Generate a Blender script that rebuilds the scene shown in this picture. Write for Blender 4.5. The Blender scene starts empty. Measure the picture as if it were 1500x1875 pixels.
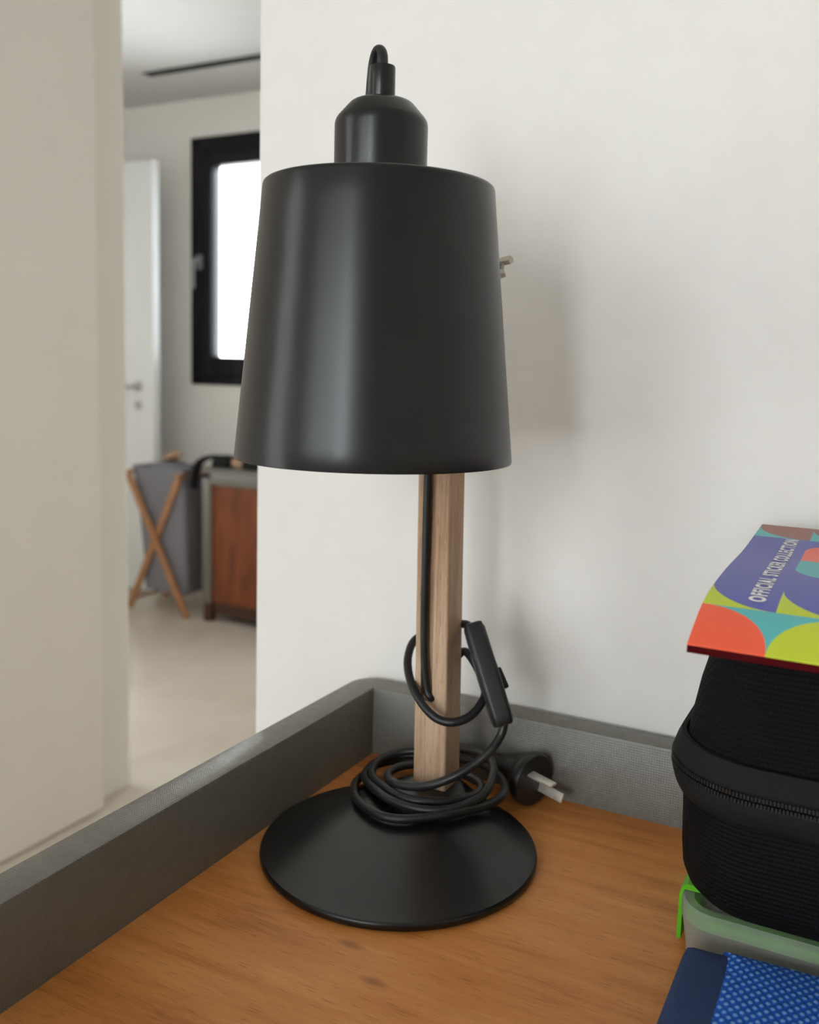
import bpy, bmesh, math, random
from mathutils import Vector, Matrix

random.seed(4)
S = bpy.context.scene
COL = S.collection

# ------------------------------------------------------------------ camera
# world: origin under the tray's inner corner, +X along the near wall, +Y through it, floor at z = 0
cam_d = bpy.data.cameras.new('camera')
cam = bpy.data.objects.new('camera', cam_d)
COL.objects.link(cam)
RT, UP, FW = Vector((.8846, .4656, .0265)), Vector((-.0797, .0949, .9923)), Vector((-.4595, .8799, -.1211))
M3 = Matrix((RT, UP, -FW)).transposed()
cam.matrix_world = Matrix.Translation((.3399, -.6009, 1.15)) @ M3.to_4x4()
cam_d.sensor_fit = 'VERTICAL'
cam_d.sensor_height = 36.0
cam_d.sensor_width = 28.8
cam_d.lens = 36.0 * 1706.7 / 1875
cam_d.shift_y = -57.5 / 1875
cam_d.clip_start = .02
cam_d.dof.use_dof = True
cam_d.dof.focus_distance = .50
cam_d.dof.aperture_fstop = 8.6
S.camera = cam

# ------------------------------------------------------------------ world, daylight, exposure
W = bpy.data.worlds.new('overcast_sky')
S.world = W
W.use_nodes = True
bg = W.node_tree.nodes['Background']
bg.inputs[0].default_value = (.955, .98, 1.02, 1)
bg.inputs[1].default_value = 13.0


def portal(name, loc, rot, sx, sy):
    l = bpy.data.lights.new(name, 'AREA')
    l.shape = 'RECTANGLE'
    l.size, l.size_y = sx, sy
    l.cycles.is_portal = True
    o = bpy.data.objects.new(name, l)
    o.location, o.rotation_euler = loc, rot
    COL.objects.link(o)


# sampling portals only: they add no light, they point the sampler at the window openings
portal('daylight_portal_far', (-2.35, 3.26, 1.63), (math.radians(-90), 0, 0), 1.0, 1.2)
portal('daylight_portal_near', (-.375, -3.16, 1.45), (math.radians(90), 0, 0), 1.85, 1.5)
portal('daylight_portal_side', (-4.06, 1.2, 1.5), (0, math.radians(-90), 0), 1.1, 1.3)
portal('daylight_portal_left', (-1.575, -1.75, 1.15), (0, math.radians(-90), 0), 2.1, 1.5)
portal('daylight_portal_right', (2.46, 1.5, 1.5), (0, math.radians(90), 0), .95, .90)

vs = S.view_settings
vs.view_transform = 'Standard'
vs.look = 'None'
vs.exposure = 0.42
vs.gamma = 1
vs.use_curve_mapping = False
S.cycles.max_bounces = 10
S.cycles.diffuse_bounces = 6
S.cycles.sample_clamp_indirect = 8.0


# ------------------------------------------------------------------ node helpers
class NT:
    def __init__(self, name, disp=False):
        self.m = bpy.data.materials.new(name)
        self.m.use_nodes = True
        self.t = self.m.node_tree
        self.b = self.t.nodes['Principled BSDF']

    def n(self, kind, **kw):
        x = self.t.nodes.new(kind)
        for k, v in kw.items():
            if k.startswith('i_'):
                key = k[2:]
                key = int(key) if key.isdigit() else key
                self.set(x.inputs[key], v)
            else:
                setattr(x, k, v)
        return x

    def set(self, sock, v):
        if isinstance(v, bpy.types.NodeSocket):
            self.t.links.new(v, sock)
        else:
            sock.default_value = v

    def math(self, op, a, b=0.0, c=0.0, clamp=False):
        x = self.t.nodes.new('ShaderNodeMath')
        x.operation = op
        x.use_clamp = clamp
        self.set(x.inputs[0], a)
        self.set(x.inputs[1], b)
        self.set(x.inputs[2], c)
        return x.outputs[0]

    def mix(self, f, a, b):
        x = self.t.nodes.new('ShaderNodeMix')
        x.data_type = 'RGBA'
        self.set(x.inputs[0], f)
        self.set(x.inputs[6], a if isinstance(a, bpy.types.NodeSocket) else (*a, 1))
        self.set(x.inputs[7], b if isinstance(b, bpy.types.NodeSocket) else (*b, 1))
        return x.outputs[2]

    def coord(self, which='Object', scale=(1, 1, 1), rot=(0, 0, 0)):
        c = self.t.nodes.new('ShaderNodeTexCoord')
        mp = self.t.nodes.new('ShaderNodeMapping')
        self.t.links.new(c.outputs[which], mp.inputs[0])
        mp.inputs['Scale'].default_value = scale
        mp.inputs['Rotation'].default_value = rot
        return mp.outputs[0]

    def noise(self, vec, scale, detail=3, rough=.5, dist=0.0):
        x = self.n('ShaderNodeTexNoise')
        self.t.links.new(vec, x.inputs['Vector'])
        x.inputs['Scale'].default_value = scale
        x.inputs['Detail'].default_value = detail
        x.inputs['Roughness'].default_value = rough
        x.inputs['Distortion'].default_value = dist
        return x.outputs[0]

    def ramp(self, f, stops):
        r = self.t.nodes.new('ShaderNodeValToRGB')
        self.t.links.new(f, r.inputs[0])
        e = r.color_ramp.elements
        while len(e) < len(stops):
            e.new(.5)
        for i, (p, c) in enumerate(stops):
            e[i].position = p
            e[i].color = (*c, 1) if len(c) == 3 else c
        return r.outputs[0]

    def bump(self, h, strength=.3, dist=.001):
        x = self.n('ShaderNodeBump')
        x.inputs['Strength'].default_value = strength
        x.inputs['Distance'].default_value = dist
        self.t.links.new(h, x.inputs['Height'])
        self.t.links.new(x.outputs[0], self.b.inputs['Normal'])

    def base(self, c, rough=.5, metal=0.0, spec=.5):
        self.set(self.b.inputs['Base Color'], c if isinstance(c, bpy.types.NodeSocket) else (*c, 1))
        self.set(self.b.inputs['Roughness'], rough)
        self.b.inputs['Metallic'].default_value = metal
        self.b.inputs['Specular IOR Level'].default_value = spec
        return self


def srgb(r, g, b):
    return tuple((v / 255 / 12.92 if v / 255 <= .04045 else ((v / 255 + .055) / 1.055) ** 2.4) for v in (r, g, b))


def plain(name, c, rough=.5, metal=0.0, spec=.5, nscale=0, nbump=.0, ndist=.0005, var=0.0):
    k = NT(name)
    col = c
    if nscale:
        f = k.noise(k.coord('Object'), nscale, 4)
        if var:
            col = k.ramp(f, [(.3, tuple(v * (1 - var) for v in c)), (.7, tuple(min(1, v * (1 + var)) for v in c))])
        if nbump:
            k.bump(f, nbump, ndist)
    return k.base(col, rough, metal, spec).m


MAT = {}
MAT['wall'] = plain('painted_wall', (.825, .80, .766), .65, spec=.3, nscale=55, nbump=.06, ndist=.002, var=.012)
MAT['far_wall'] = plain('painted_far_wall', (.85, .825, .79), .7, spec=.3, nscale=40, nbump=.05, ndist=.002, var=.012)
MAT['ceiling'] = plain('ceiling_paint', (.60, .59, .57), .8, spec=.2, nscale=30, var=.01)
MAT['door_paint'] = plain('sliding_door_lacquer', (.80, .73, .65), .5, spec=.35, nscale=8, var=.012)
MAT['jamb_paint'] = plain('jamb_paint', (.77, .715, .625), .6, spec=.3, nscale=8, var=.012)
MAT['white_door'] = plain('white_door_lacquer', (.82, .83, .82), .4, nscale=8, var=.01)
MAT['black_frame'] = plain('anthracite_aluminium', (.006, .006, .0075), .4, spec=.25, nscale=300, nbump=.05)
MAT['dark_slot'] = plain('dark_slot', (.012, .014, .013), .6, nscale=50, var=.2)
MAT['dark_handle'] = plain('graphite_handle', (.22, .22, .22), .4, nscale=60, var=.1)
MAT['steel'] = plain('brushed_steel', (.55, .55, .53), .35, 1.0, nscale=90, var=.1)
MAT['black_paint'] = plain('satin_black_powder_coat', (.0088, .0084, .0085), .29, spec=.40, nscale=900, nbump=.035, ndist=.0004)
MAT['black_base'] = plain('satin_black_base_coat', (.0070, .0069, .0067), .29, spec=.45, nscale=900, nbump=.04, ndist=.0004)
MAT['black_plastic'] = plain('black_plastic', (.016, .016, .016), .42, spec=.45, nscale=500, nbump=.04)
MAT['black_pvc'] = plain('black_pvc_cord', (.014, .014, .0145), .40, spec=.45, nscale=120, nbump=.03)
MAT['prong'] = plain('nickel_prong', (.66, .62, .55), .38, .55, nscale=200, var=.08)
MAT['ivory'] = plain('ivory_wing_nut', (.62, .56, .46), .45, nscale=90, var=.05)
MAT['dark_wood'] = plain('dark_foot_wood', srgb(70, 38, 22), .5, nscale=30, var=.2)
MAT['charcoal'] = plain('charcoal_fabric', (.013, .013, .013), .85, spec=.2, nscale=160, nbump=.3, var=.2)
MAT['tan'] = plain('tan_leather', srgb(165, 130, 100), .6, nscale=60, var=.1)
MAT['grey_fabric'] = plain('grey_hamper_fabric', srgb(125, 123, 130), .9, spec=.15, nscale=300, nbump=.2, var=.06)
MAT['beech'] = plain('beech_wood', srgb(168, 118, 78), .5, nscale=25, var=.1)
MAT['facade'] = plain('pale_render', (.80, .79, .75), .9, nscale=5, var=.03)


def floor_mat():
    k = NT('polished_stone_floor')
    v = k.coord('Object')
    a = k.noise(v, 2.2, 6, .6, .6)
    c = k.ramp(a, [(.3, (.58, .50, .41)), (.55, (.66, .585, .49)), (.75, (.72, .65, .565))])
    k.base(c, .24, 0, .5)
    return k.m


def wood(name, dark, mid, light, axis=0, stretch=14.0, scale=9.0, rough=.45, knots=False):
    k = NT(name)
    sc = [stretch] * 3
    sc[axis] = 1.0
    v = k.coord('Object', tuple(sc))
    a = k.noise(v, scale, 8, .62, .35)
    fine = k.noise(k.coord('Object', tuple((70 if i != axis else 3.5) for i in range(3))), 16, 5, .7)
    big = k.noise(k.coord('Object', tuple((3.0 if i != axis else 1.0) for i in range(3))), 6, 3, .5)
    f = k.math('ADD', k.math('MULTIPLY', a, .45), k.math('MULTIPLY', fine, .15))
    f = k.math('ADD', f, k.math('MULTIPLY', big, .40))
    c = k.ramp(f, [(.34, dark), (.47, mid), (.64, light)])
    # thin dark pores
    p = k.noise(k.coord('Object', tuple((130 if i != axis else 9) for i in range(3))), 9, 2, .5)
    pm = k.ramp(p, [(.60, (0, 0, 0)), (.70, (1, 1, 1))])
    pf = k.math('MULTIPLY', pm, .45)
    c = k.mix(pf, c, tuple(d * .55 for d in dark))
    if knots:
        vo = k.n('ShaderNodeTexVoronoi')
        k.t.links.new(k.coord('Object', (9, 22, 9)), vo.inputs['Vector'])
        vo.inputs['Scale'].default_value = 1.0
        km = k.ramp(vo.outputs['Distance'], [(.03, (1, 1, 1)), (.09, (0, 0, 0))])
        c = k.mix(k.math('MULTIPLY', km, .55), c, tuple(d * .5 for d in dark))
    k.base(c, rough, 0, .4)
    k.bump(f, .12, .0006)
    return k.m


MAT['floor'] = floor_mat()
MAT['tray_wood'] = wood('honey_oak_laminate', srgb(154, 88, 38), srgb(206, 132, 66), srgb(226, 158, 92), 0, 11, 8, .42, True)
MAT['panel_wood'] = wood('russet_wood_panel', srgb(84, 40, 18), srgb(116, 60, 28), srgb(138, 76, 40), 2, 9, 5, .45)
MAT['pole_wood'] = wood('weathered_pole_wood', srgb(142, 106, 78), srgb(174, 139, 108), srgb(202, 174, 148), 2, 60, 9, .55)


def linen(name='grey_linen_laminate'):
    k = NT(name)
    v = k.coord('Object')
    sep = k.n('ShaderNodeSeparateXYZ')
    k.t.links.new(v, sep.inputs[0])
    nz = k.noise(v, 260, 2, .6)
    freq = 2 * math.pi / .0017
    w = []
    for i in range(3):
        ph = k.math('ADD', k.math('MULTIPLY', sep.outputs[i], freq), k.math('MULTIPLY', nz, 3.0))
        w.append(k.math('SINE', ph))
    h = k.math('ADD', k.math('ADD', k.math('MULTIPLY', w[0], w[1]), k.math('MULTIPLY', w[1], w[2])), k.math('MULTIPLY', w[0], w[2]))
    h = k.math('ADD', k.math('MULTIPLY', h, .35), k.math('MULTIPLY', nz, 1.3))
    c = k.ramp(k.noise(v, 90, 4), [(.3, (.118, .109, .088)), (.7, (.142, .132, .108))])
    th = k.ramp(h, [(.35, (0, 0, 0)), (1.15, (1, 1, 1))])
    c = k.mix(k.math('MULTIPLY', th, .35), c, (.23, .215, .18))
    k.base(c, k.math('SUBTRACT', .44, k.math('MULTIPLY', th, .16)), 0, .75)
    k.bump(h, 1.0, .00008)
    return k.m


MAT['linen'] = linen()


def ribbed(name='black_ribbed_fabric'):
    k = NT(name)
    v = k.coord('Object')
    sep = k.n('ShaderNodeSeparateXYZ')
    k.t.links.new(v, sep.inputs[0])
    nz = k.noise(v, 25, 2)
    a = k.math('SINE', k.math('ADD', k.math('MULTIPLY', sep.outputs[2], 2 * math.pi / .0024), k.math('MULTIPLY', nz, 5)))
    d = k.math('ADD', sep.outputs[0], sep.outputs[1])
    e = k.math('SINE', k.math('MULTIPLY', d, 2 * math.pi / .0020))
    h = k.math('ADD', a, k.math('MULTIPLY', e, .55))
    c = k.ramp(h, [(.0, (.0022, .0022, .0024)), (1.0, (.0062, .0058, .0062))])
    k.base(c, .8, 0, .15)
    k.bump(h, .4, .0005)
    return k.m


MAT['ribbed'] = ribbed()
MAT['tape'] = plain('black_zip_tape', (.0075, .0075, .0072), .8, spec=.25, nscale=700, nbump=.3, var=.15)
MAT['teeth'] = plain('black_zip_teeth', (.014, .014, .014), .4, spec=.4, nscale=300, var=.1)


def frosted():
    k = NT('frosted_plastic')
    c = k.ramp(k.noise(k.coord('Object'), 30, 2), [(.3, (.78, .80, .72)), (.7, (.86, .87, .80))])
    k.base(c, .42, 0, .5)
    k.b.inputs['Transmission Weight'].default_value = .75
    k.b.inputs['IOR'].default_value = 1.3
    return k.m


MAT['frosted'] = frosted()
MAT['green'] = plain('lime_green_plastic', (.12, .50, .010), .4, nscale=80, var=.04)
MAT['maroon'] = plain('maroon_back_cover', (.06, .003, .004), .9, spec=.05, nscale=60, var=.1)
MAT['navy'] = plain('navy_pouch_fabric', srgb(52, 68, 104), .85, spec=.2, nscale=700, nbump=.25, var=.08)
MAT['print_white'] = plain('white_print', (.85, .84, .82), .45, nscale=40, var=.01)


def mesh_fabric():
    k = NT('blue_sport_mesh')
    sep = k.n('ShaderNodeSeparateXYZ')
    k.t.links.new(k.coord('Object'), sep.inputs[0])
    x = k.math('MULTIPLY', sep.outputs[0], math.pi / .0046)
    y = k.math('MULTIPLY', sep.outputs[1], math.pi / .0058)
    a = k.math('SINE', k.math('ADD', x, y))
    b = k.math('SINE', k.math('SUBTRACT', x, y))
    h = k.math('MULTIPLY', a, b)
    h = k.math('ABSOLUTE', h)
    m = k.ramp(h, [(.50, (0, 0, 0)), (.80, (1, 1, 1))])
    c = k.mix(m, srgb(26, 92, 196), srgb(126, 176, 238))
    k.base(c, .7, 0, .3)
    k.bump(h, .6, .0008)
    return k.m


MAT['mesh_fabric'] = mesh_fabric()


def glass():
    k = NT('window_glass')
    t = k.t
    tr = t.nodes.new('ShaderNodeBsdfTransparent')
    tr.inputs[0].default_value = (.97, .99, .985, 1)
    gl = t.nodes.new('ShaderNodeBsdfGlossy')
    gl.inputs['Roughness'].default_value = .02
    fr = t.nodes.new('ShaderNodeFresnel')
    fr.inputs[0].default_value = 1.45
    mx = t.nodes.new('ShaderNodeMixShader')
    t.links.new(fr.outputs[0], mx.inputs[0])
    t.links.new(tr.outputs[0], mx.inputs[1])
    t.links.new(gl.outputs[0], mx.inputs[2])
    t.links.new(mx.outputs[0], t.nodes['Material Output'].inputs[0])
    return k.m


MAT['glass'] = glass()


def sheer():
    k = NT('added_dimming_sheet')  # see-through sheet, added only to weaken daylight at two windows
    t = k.t
    tr = t.nodes.new('ShaderNodeBsdfTransparent')
    df = t.nodes.new('ShaderNodeBsdfDiffuse')
    df.inputs[0].default_value = (.82, .80, .77, 1)
    mx = t.nodes.new('ShaderNodeMixShader')
    w = k.noise(k.coord('Object'), 900, 1)
    k.set(mx.inputs[0], k.math('ADD', .66, k.math('MULTIPLY', w, .1)))
    t.links.new(tr.outputs[0], mx.inputs[1])
    t.links.new(df.outputs[0], mx.inputs[2])
    t.links.new(mx.outputs[0], t.nodes['Material Output'].inputs[0])
    return k.m


MAT['sheer'] = sheer()


def album_cover():
    """flat geometric print: quarter discs in 30 mm cells; UV holds millimetres / 100"""
    k = NT('album_cover_print')
    uv = k.n('ShaderNodeUVMap')
    sep = k.n('ShaderNodeSeparateXYZ')
    k.t.links.new(uv.outputs[0], sep.inputs[0])
    t = k.math('MULTIPLY', sep.outputs[0], 100)
    s = k.math('MULTIPLY', sep.outputs[1], 100)

    def disc(cx, cy, r, tt):
        dx, dy = k.math('SUBTRACT', tt, cx), k.math('SUBTRACT', s, cy)
        d = k.math('ADD', k.math('MULTIPLY', dx, dx), k.math('MULTIPLY', dy, dy))
        return k.math('LESS_THAN', d, r * r)
    t30 = k.math('MODULO', t, 30.0)
    t60 = k.math('MODULO', t, 60.0)
    purple, lime, teal = srgb(88, 92, 172), srgb(194, 208, 40), srgb(84, 180, 182)
    orange, brown, coral = srgb(244, 92, 56), srgb(150, 92, 84), srgb(236, 104, 82)
    row1 = k.mix(disc(30, 60, 30, t30), lime, purple)
    row0 = k.mix(disc(0, 0, 30, t60), teal, orange)
    row0 = k.mix(disc(60, 0, 30, t60), row0, lime)
    row9 = k.mix(disc(30, 217, 30, t30), teal, brown)
    # rounded block at t > 30, 92 < s < 178
    qx = k.math('MAXIMUM', k.math('SUBTRACT', 48.0, t), 0.0)
    qy = k.math('MAXIMUM', k.math('SUBTRACT', k.math('ABSOLUTE', k.math('SUBTRACT', s, 134.0)), 25.0), 0.0)
    q = k.math('LESS_THAN', k.math('ADD', k.math('MULTIPLY', qx, qx), k.math('MULTIPLY', qy, qy)), 18.0 * 18.0)
    blk = k.mix(k.math('GREATER_THAN', s, 134.0), teal, coral)
    c = k.mix(q, purple, blk)
    c = k.mix(k.math('LESS_THAN', s, 60.0), c, row1)
    c = k.mix(k.math('LESS_THAN', s, 30.0), c, row0)
    c = k.mix(k.math('GREATER_THAN', s, 187.0), c, row9)
    k.base(c, .42, 0, .4)
    return k.m


MAT['album_cover'] = album_cover()


# ------------------------------------------------------------------ mesh helpers
def obj(name, bm, mat, parent=None, smooth=False, loc=None):
    me = bpy.data.meshes.new(name)
    bmesh.ops.recalc_face_normals(bm, faces=bm.faces)
    bm.to_mesh(me)
    bm.free()
    if smooth:
        for p in me.polygons:
            p.use_smooth = True
        if smooth != 'all':
            me.set_sharp_from_angle(angle=math.radians(38))
    me.materials.append(MAT[mat] if isinstance(mat, str) else mat)
    o = bpy.data.objects.new(name, me)
    COL.objects.link(o)
    if parent:
        o.parent = parent
    if loc:
        o.location = loc
    return o


def empty(name, loc=(0, 0, 0)):
    o = bpy.data.objects.new(name, None)
    o.empty_display_size = .05
    o.location = loc
    COL.objects.link(o)
    return o


def tag(o, label, cat, group=None):
    o['label'], o['category'] = label, cat
    if group:
        o['group'] = group
    return o


def struct(o, label=None):
    o['kind'] = 'structure'
    if label:
        o['label'] = label
    return o


def rel(parent, *pts):
    """world points -> parent's local frame (parents are only translated)"""
    l = Vector(parent.location) if parent else Vector((0, 0, 0))
    return [Vector(p) - l for p in pts]


def add_box(bm, x0, x1, y0, y1, z0, z1, off=Vector((0, 0, 0)), bevel=0.0, seg=2):
    b2 = bmesh.new()
    bmesh.ops.create_cube(b2, size=1)
    for v in b2.verts:
        v.co = Vector(((x0 + x1) / 2 + v.co.x * (x1 - x0), (y0 + y1) / 2 + v.co.y * (y1 - y0), (z0 + z1) / 2 + v.co.z * (z1 - z0))) - off
    if bevel:
        bmesh.ops.bevel(b2, geom=b2.edges[:], offset=bevel, segments=seg, affect='EDGES', profile=.5)
    merge(bm, b2)


def merge(bm, b2):
    me = bpy.data.meshes.new('tmp')
    b2.to_mesh(me)
    b2.free()
    bm.from_mesh(me)
    bpy.data.meshes.remove(me)


def box(name, x0, x1, y0, y1, z0, z1, mat, parent=None, bevel=0.0, seg=2):
    bm = bmesh.new()
    add_box(bm, x0, x1, y0, y1, z0, z1, Vector(parent.location) if parent else Vector((0, 0, 0)), bevel, seg)
    return obj(name, bm, mat, parent, smooth=bool(bevel))


def rings(bm, loops, close_first=True, close_last=True, cyclic=False):
    vs_ = [[bm.verts.new(p) for p in lp] for lp in loops]
    n = len(vs_[0])
    pairs = list(zip(vs_[:-1], vs_[1:]))
    if cyclic:
        pairs.append((vs_[-1], vs_[0]))
    for a, b in pairs:
        for i in range(n):
            j = (i + 1) % n
            bm.faces.new((a[i], a[j], b[j], b[i]))
    if not cyclic:
        if close_first:
            bm.faces.new(list(reversed(vs_[0])))
        if close_last:
            bm.faces.new(vs_[-1])


def lathe(bm, prof, cx=0, cy=0, seg=96, cyclic=False, cf=True, cl=True):
    rings(bm, [[(cx + r * math.cos(2 * math.pi * i / seg), cy + r * math.sin(2 * math.pi * i / seg), z) for i in range(seg)] for r, z in prof], cf, cl, cyclic)


def rrect(x0, x1, y0, y1, r, z, n=8):
    pts = []
    r = max(r, 1e-4)
    for cx, cy, a0 in ((x1 - r, y1 - r, 0), (x0 + r, y1 - r, 90), (x0 + r, y0 + r, 180), (x1 - r, y0 + r, 270)):
        for i in range(n + 1):
            a = math.radians(a0 + 90 * i / n)
            pts.append((cx + r * math.cos(a), cy + r * math.sin(a), z))
    return pts


def rbox_loops(x0, x1, y0, y1, r, prof, n=8):
    """prof: (z, inset)"""
    return [rrect(x0 + d, x1 - d, y0 + d, y1 - d, max(r - d, .0005), z, n) for z, d in prof]


def shift(loops, parent):
    l = Vector(parent.location)
    return [[Vector(p) - l for p in lp] for lp in loops]


def catmull(pts, k=8):
    P = [Vector(p) for p in pts]
    P = [P[0] * 2 - P[1]] + P + [P[-1] * 2 - P[-2]]
    out = []
    for i in range(1, len(P) - 2):
        p0, p1, p2, p3 = P[i - 1], P[i], P[i + 1], P[i + 2]
        for j in range(k):
            t = j / k
            out.append(.5 * ((2 * p1) + (p2 - p0) * t + (2 * p0 - 5 * p1 + 4 * p2 - p3) * t * t + (3 * p1 - p0 - 3 * p2 + p3) * t ** 3))
    out.append(P[-2])
    return out


def tube(bm, pts, r, seg=12, k=8, smooth=True):
    P = catmull(pts, k) if smooth else [Vector(p) for p in pts]
    T = [(P[min(i + 1, len(P) - 1)] - P[max(i - 1, 0)]).normalized() for i in range(len(P))]
    up = Vector((0, 0, 1)) if abs(T[0].z) < .9 else Vector((1, 0, 0))
    nrm = (up - T[0] * up.dot(T[0])).normalized()
    loops = []
    for i, p in enumerate(P):
        nrm = (nrm - T[i] * nrm.dot(T[i])).normalized()
        bn = T[i].cross(nrm)
        rr = r(i / (len(P) - 1)) if callable(r) else r
        loops.append([p + (nrm * math.cos(a) + bn * math.sin(a)) * rr for a in (2 * math.pi * j / seg for j in range(seg))])
    rings(bm, loops)


def frame_bar(bm, a, b, w, d, across):
    """rectangular bar from a to b; w wide along 'across', d deep the other way"""
    a, b, across = Vector(a), Vector(b), Vector(across)
    t = (b - a).normalized()
    x = (across - t * across.dot(t)).normalized() * (w / 2)
    y = t.cross(x).normalized() * (d / 2)
    rings(bm, [[p + x + y, p - x + y, p - x - y, p + x - y] for p in (a, b)])


# ------------------------------------------------------------------ the rooms
CEIL = 2.42
WY = .027            # face of the wall behind the lamp
FY = 3.10            # face of the far wall
X0, X1, YB = -3.9, 2.3, -3.0

def ell(name, z0, z1, mat, label):
    bm = bmesh.new()
    o = [(X0 - .2, 0), (-1.575, 0), (-1.575, YB - .3), (X1 + .2, YB - .3), (X1 + .2, FY + .3), (X0 - .2, FY + .3)]
    rings(bm, [[(x, y, z) for x, y in o] for z in (z0, z1)])
    return struct(obj(name, bm, mat), label)


ell('floor', -.12, 0, 'floor', 'pale polished stone floor')
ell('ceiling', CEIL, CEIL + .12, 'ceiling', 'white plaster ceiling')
struct(box('wall_inner', X0, -1.571, .001, .12, 0, CEIL, 'far_wall'), 'far room wall behind the sliding door')
struct(box('wall_back', -.133, X1, WY, WY + .13, 0, CEIL, 'wall', bevel=.003), 'off-white wall behind the lamp')


def wall_with_hole(name, x0, x1, y0, y1, hx0, hx1, hz0, hz1, mat, label):
    bm = bmesh.new()
    add_box(bm, x0, hx0, y0, y1, 0, CEIL)
    add_box(bm, hx1, x1, y0, y1, 0, CEIL)
    add_box(bm, hx0, hx1, y0, y1, hz1, CEIL)
    if hz0 > 0:
        add_box(bm, hx0, hx1, y0, y1, 0, hz0)
    return struct(obj(name, bm, mat), label)


WX0, WX1, WZ0, WZ1 = -2.85, -1.85, 1.035, 2.235
wall_with_hole('wall_far', X0, X1, FY, FY + .16, WX0, WX1, WZ0, WZ1, 'far_wall', 'grey-white wall with the window in the far room')
NX0, NX1, NZ0, NZ1 = -1.30, .55, .70, 2.20
wall_with_hole('wall_front', X0, X1, YB - .16, YB, NX0, NX1, NZ0, NZ1, 'wall', 'off-white wall with the rear window')


def side_wall_with_hole(name, x0, x1, y0, y1, hy0, hy1, hz0, hz1, mat, label):
    bm = bmesh.new()
    add_box(bm, x0, x1, y0, hy0, 0, CEIL)
    add_box(bm, x0, x1, hy1, y1, 0, CEIL)
    add_box(bm, x0, x1, hy0, hy1, hz1, CEIL)
    add_box(bm, x0, x1, hy0, hy1, 0, hz0)
    return struct(obj(name, bm, mat), label)


SY0, SY1, SZ0, SZ1 = .55, 1.85, .95, 2.05
side_wall_with_hole('wall_side', X0 - .16, X0, 0, FY, SY0, SY1, SZ0, SZ1, 'far_wall', 'far room side wall with the added window')
RY0, RY1, RZ0, RZ1 = 1.05, 1.95, 1.025, 1.975
side_wall_with_hole('wall_right', X1, X1 + .16, YB, FY, RY0, RY1, RZ0, RZ1, 'wall', 'off-white wall at the right end of both rooms')
LY0, LY1, LZ0, LZ1 = -2.50, -1.00, .10, 2.20
side_wall_with_hole('wall_left', -1.57, -1.44, YB, 1.205, LY0, LY1, LZ0, LZ1, 'jamb_paint', 'beige end of wall beside the sliding door')


def ring_frame(name, x0, x1, z0, z1, w, y0, y1, mat, parent, bevel=.003):
    bm = bmesh.new()
    off = Vector(parent.location)
    add_box(bm, x0, x0 + w, y0, y1, z0, z1, off, bevel)
    add_box(bm, x1 - w, x1, y0, y1, z0, z1, off, bevel)
    add_box(bm, x0 + w, x1 - w, y0, y1, z0, z0 + w, off, bevel)
    add_box(bm, x0 + w, x1 - w, y0, y1, z1 - w, z1, off, bevel)
    return obj(name, bm, mat, parent, smooth=True)


w1 = struct(empty('window_1', (-2.35, FY, WZ0)), 'black framed window in the far wall')
ring_frame('window_frame', WX0, WX1, WZ0, WZ1, .055, FY - .012, FY + .09, 'black_frame', w1)
ring_frame('sash', WX0 + .050, WX1 - .050, WZ0 + .050, WZ1 - .050, .090, FY - .030, FY + .05, 'black_frame', w1, .006)
box('pane', WX0 + .13, WX1 - .13, FY + .008, FY + .014, WZ0 + .13, WZ1 - .13, 'glass', w1)
hb = box('handle_rose', -2.795, -2.76, FY - .042, FY - .029, 1.60, 1.67, 'dark_handle', w1, .004)
bm = bmesh.new()
tube(bm, rel(w1, (-2.778, FY - .036, 1.64), (-2.778, FY - .075, 1.64), (-2.778, FY - .082, 1.61), (-2.778, FY - .082, 1.505)), .011, 10, 5)
obj('handle', bm, 'dark_handle', w1, True)

w2 = struct(empty('window_2', (.05, YB, NZ0)), 'white framed window behind the viewer')
ring_frame('window_frame', NX0, NX1, NZ0, NZ1, .06, YB - .10, YB - .02, 'white_door', w2)
box('pane', NX0 + .06, NX1 - .06, YB - .064, YB - .058, NZ0 + .06, NZ1 - .06, 'glass', w2)

def added_side_window(name, label, x, y0, y1, z0, z1):
    w = struct(empty(name, (x, (y0 + y1) / 2, z0)), label)
    m = (y0 + y1) / 2
    for nm, ya, yb, za, zb in (('stile', y0, y0 + .06, z0, z1), ('stile', y1 - .06, y1, z0, z1), ('rail', y0 + .06, y1 - .06, z0, z0 + .06), ('rail', y0 + .06, y1 - .06, z1 - .06, z1), ('mullion', m - .03, m + .03, z0 + .06, z1 - .06)):
        box(nm, x - .10, x - .03, ya, yb, za, zb, 'white_door', w)
    for ya, yb in ((y0 + .06, m - .03), (m + .03, y1 - .06)):
        box('pane', x - .066, x - .060, ya, yb, z0 + .06, z1 - .06, 'glass', w)
    return w


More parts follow.
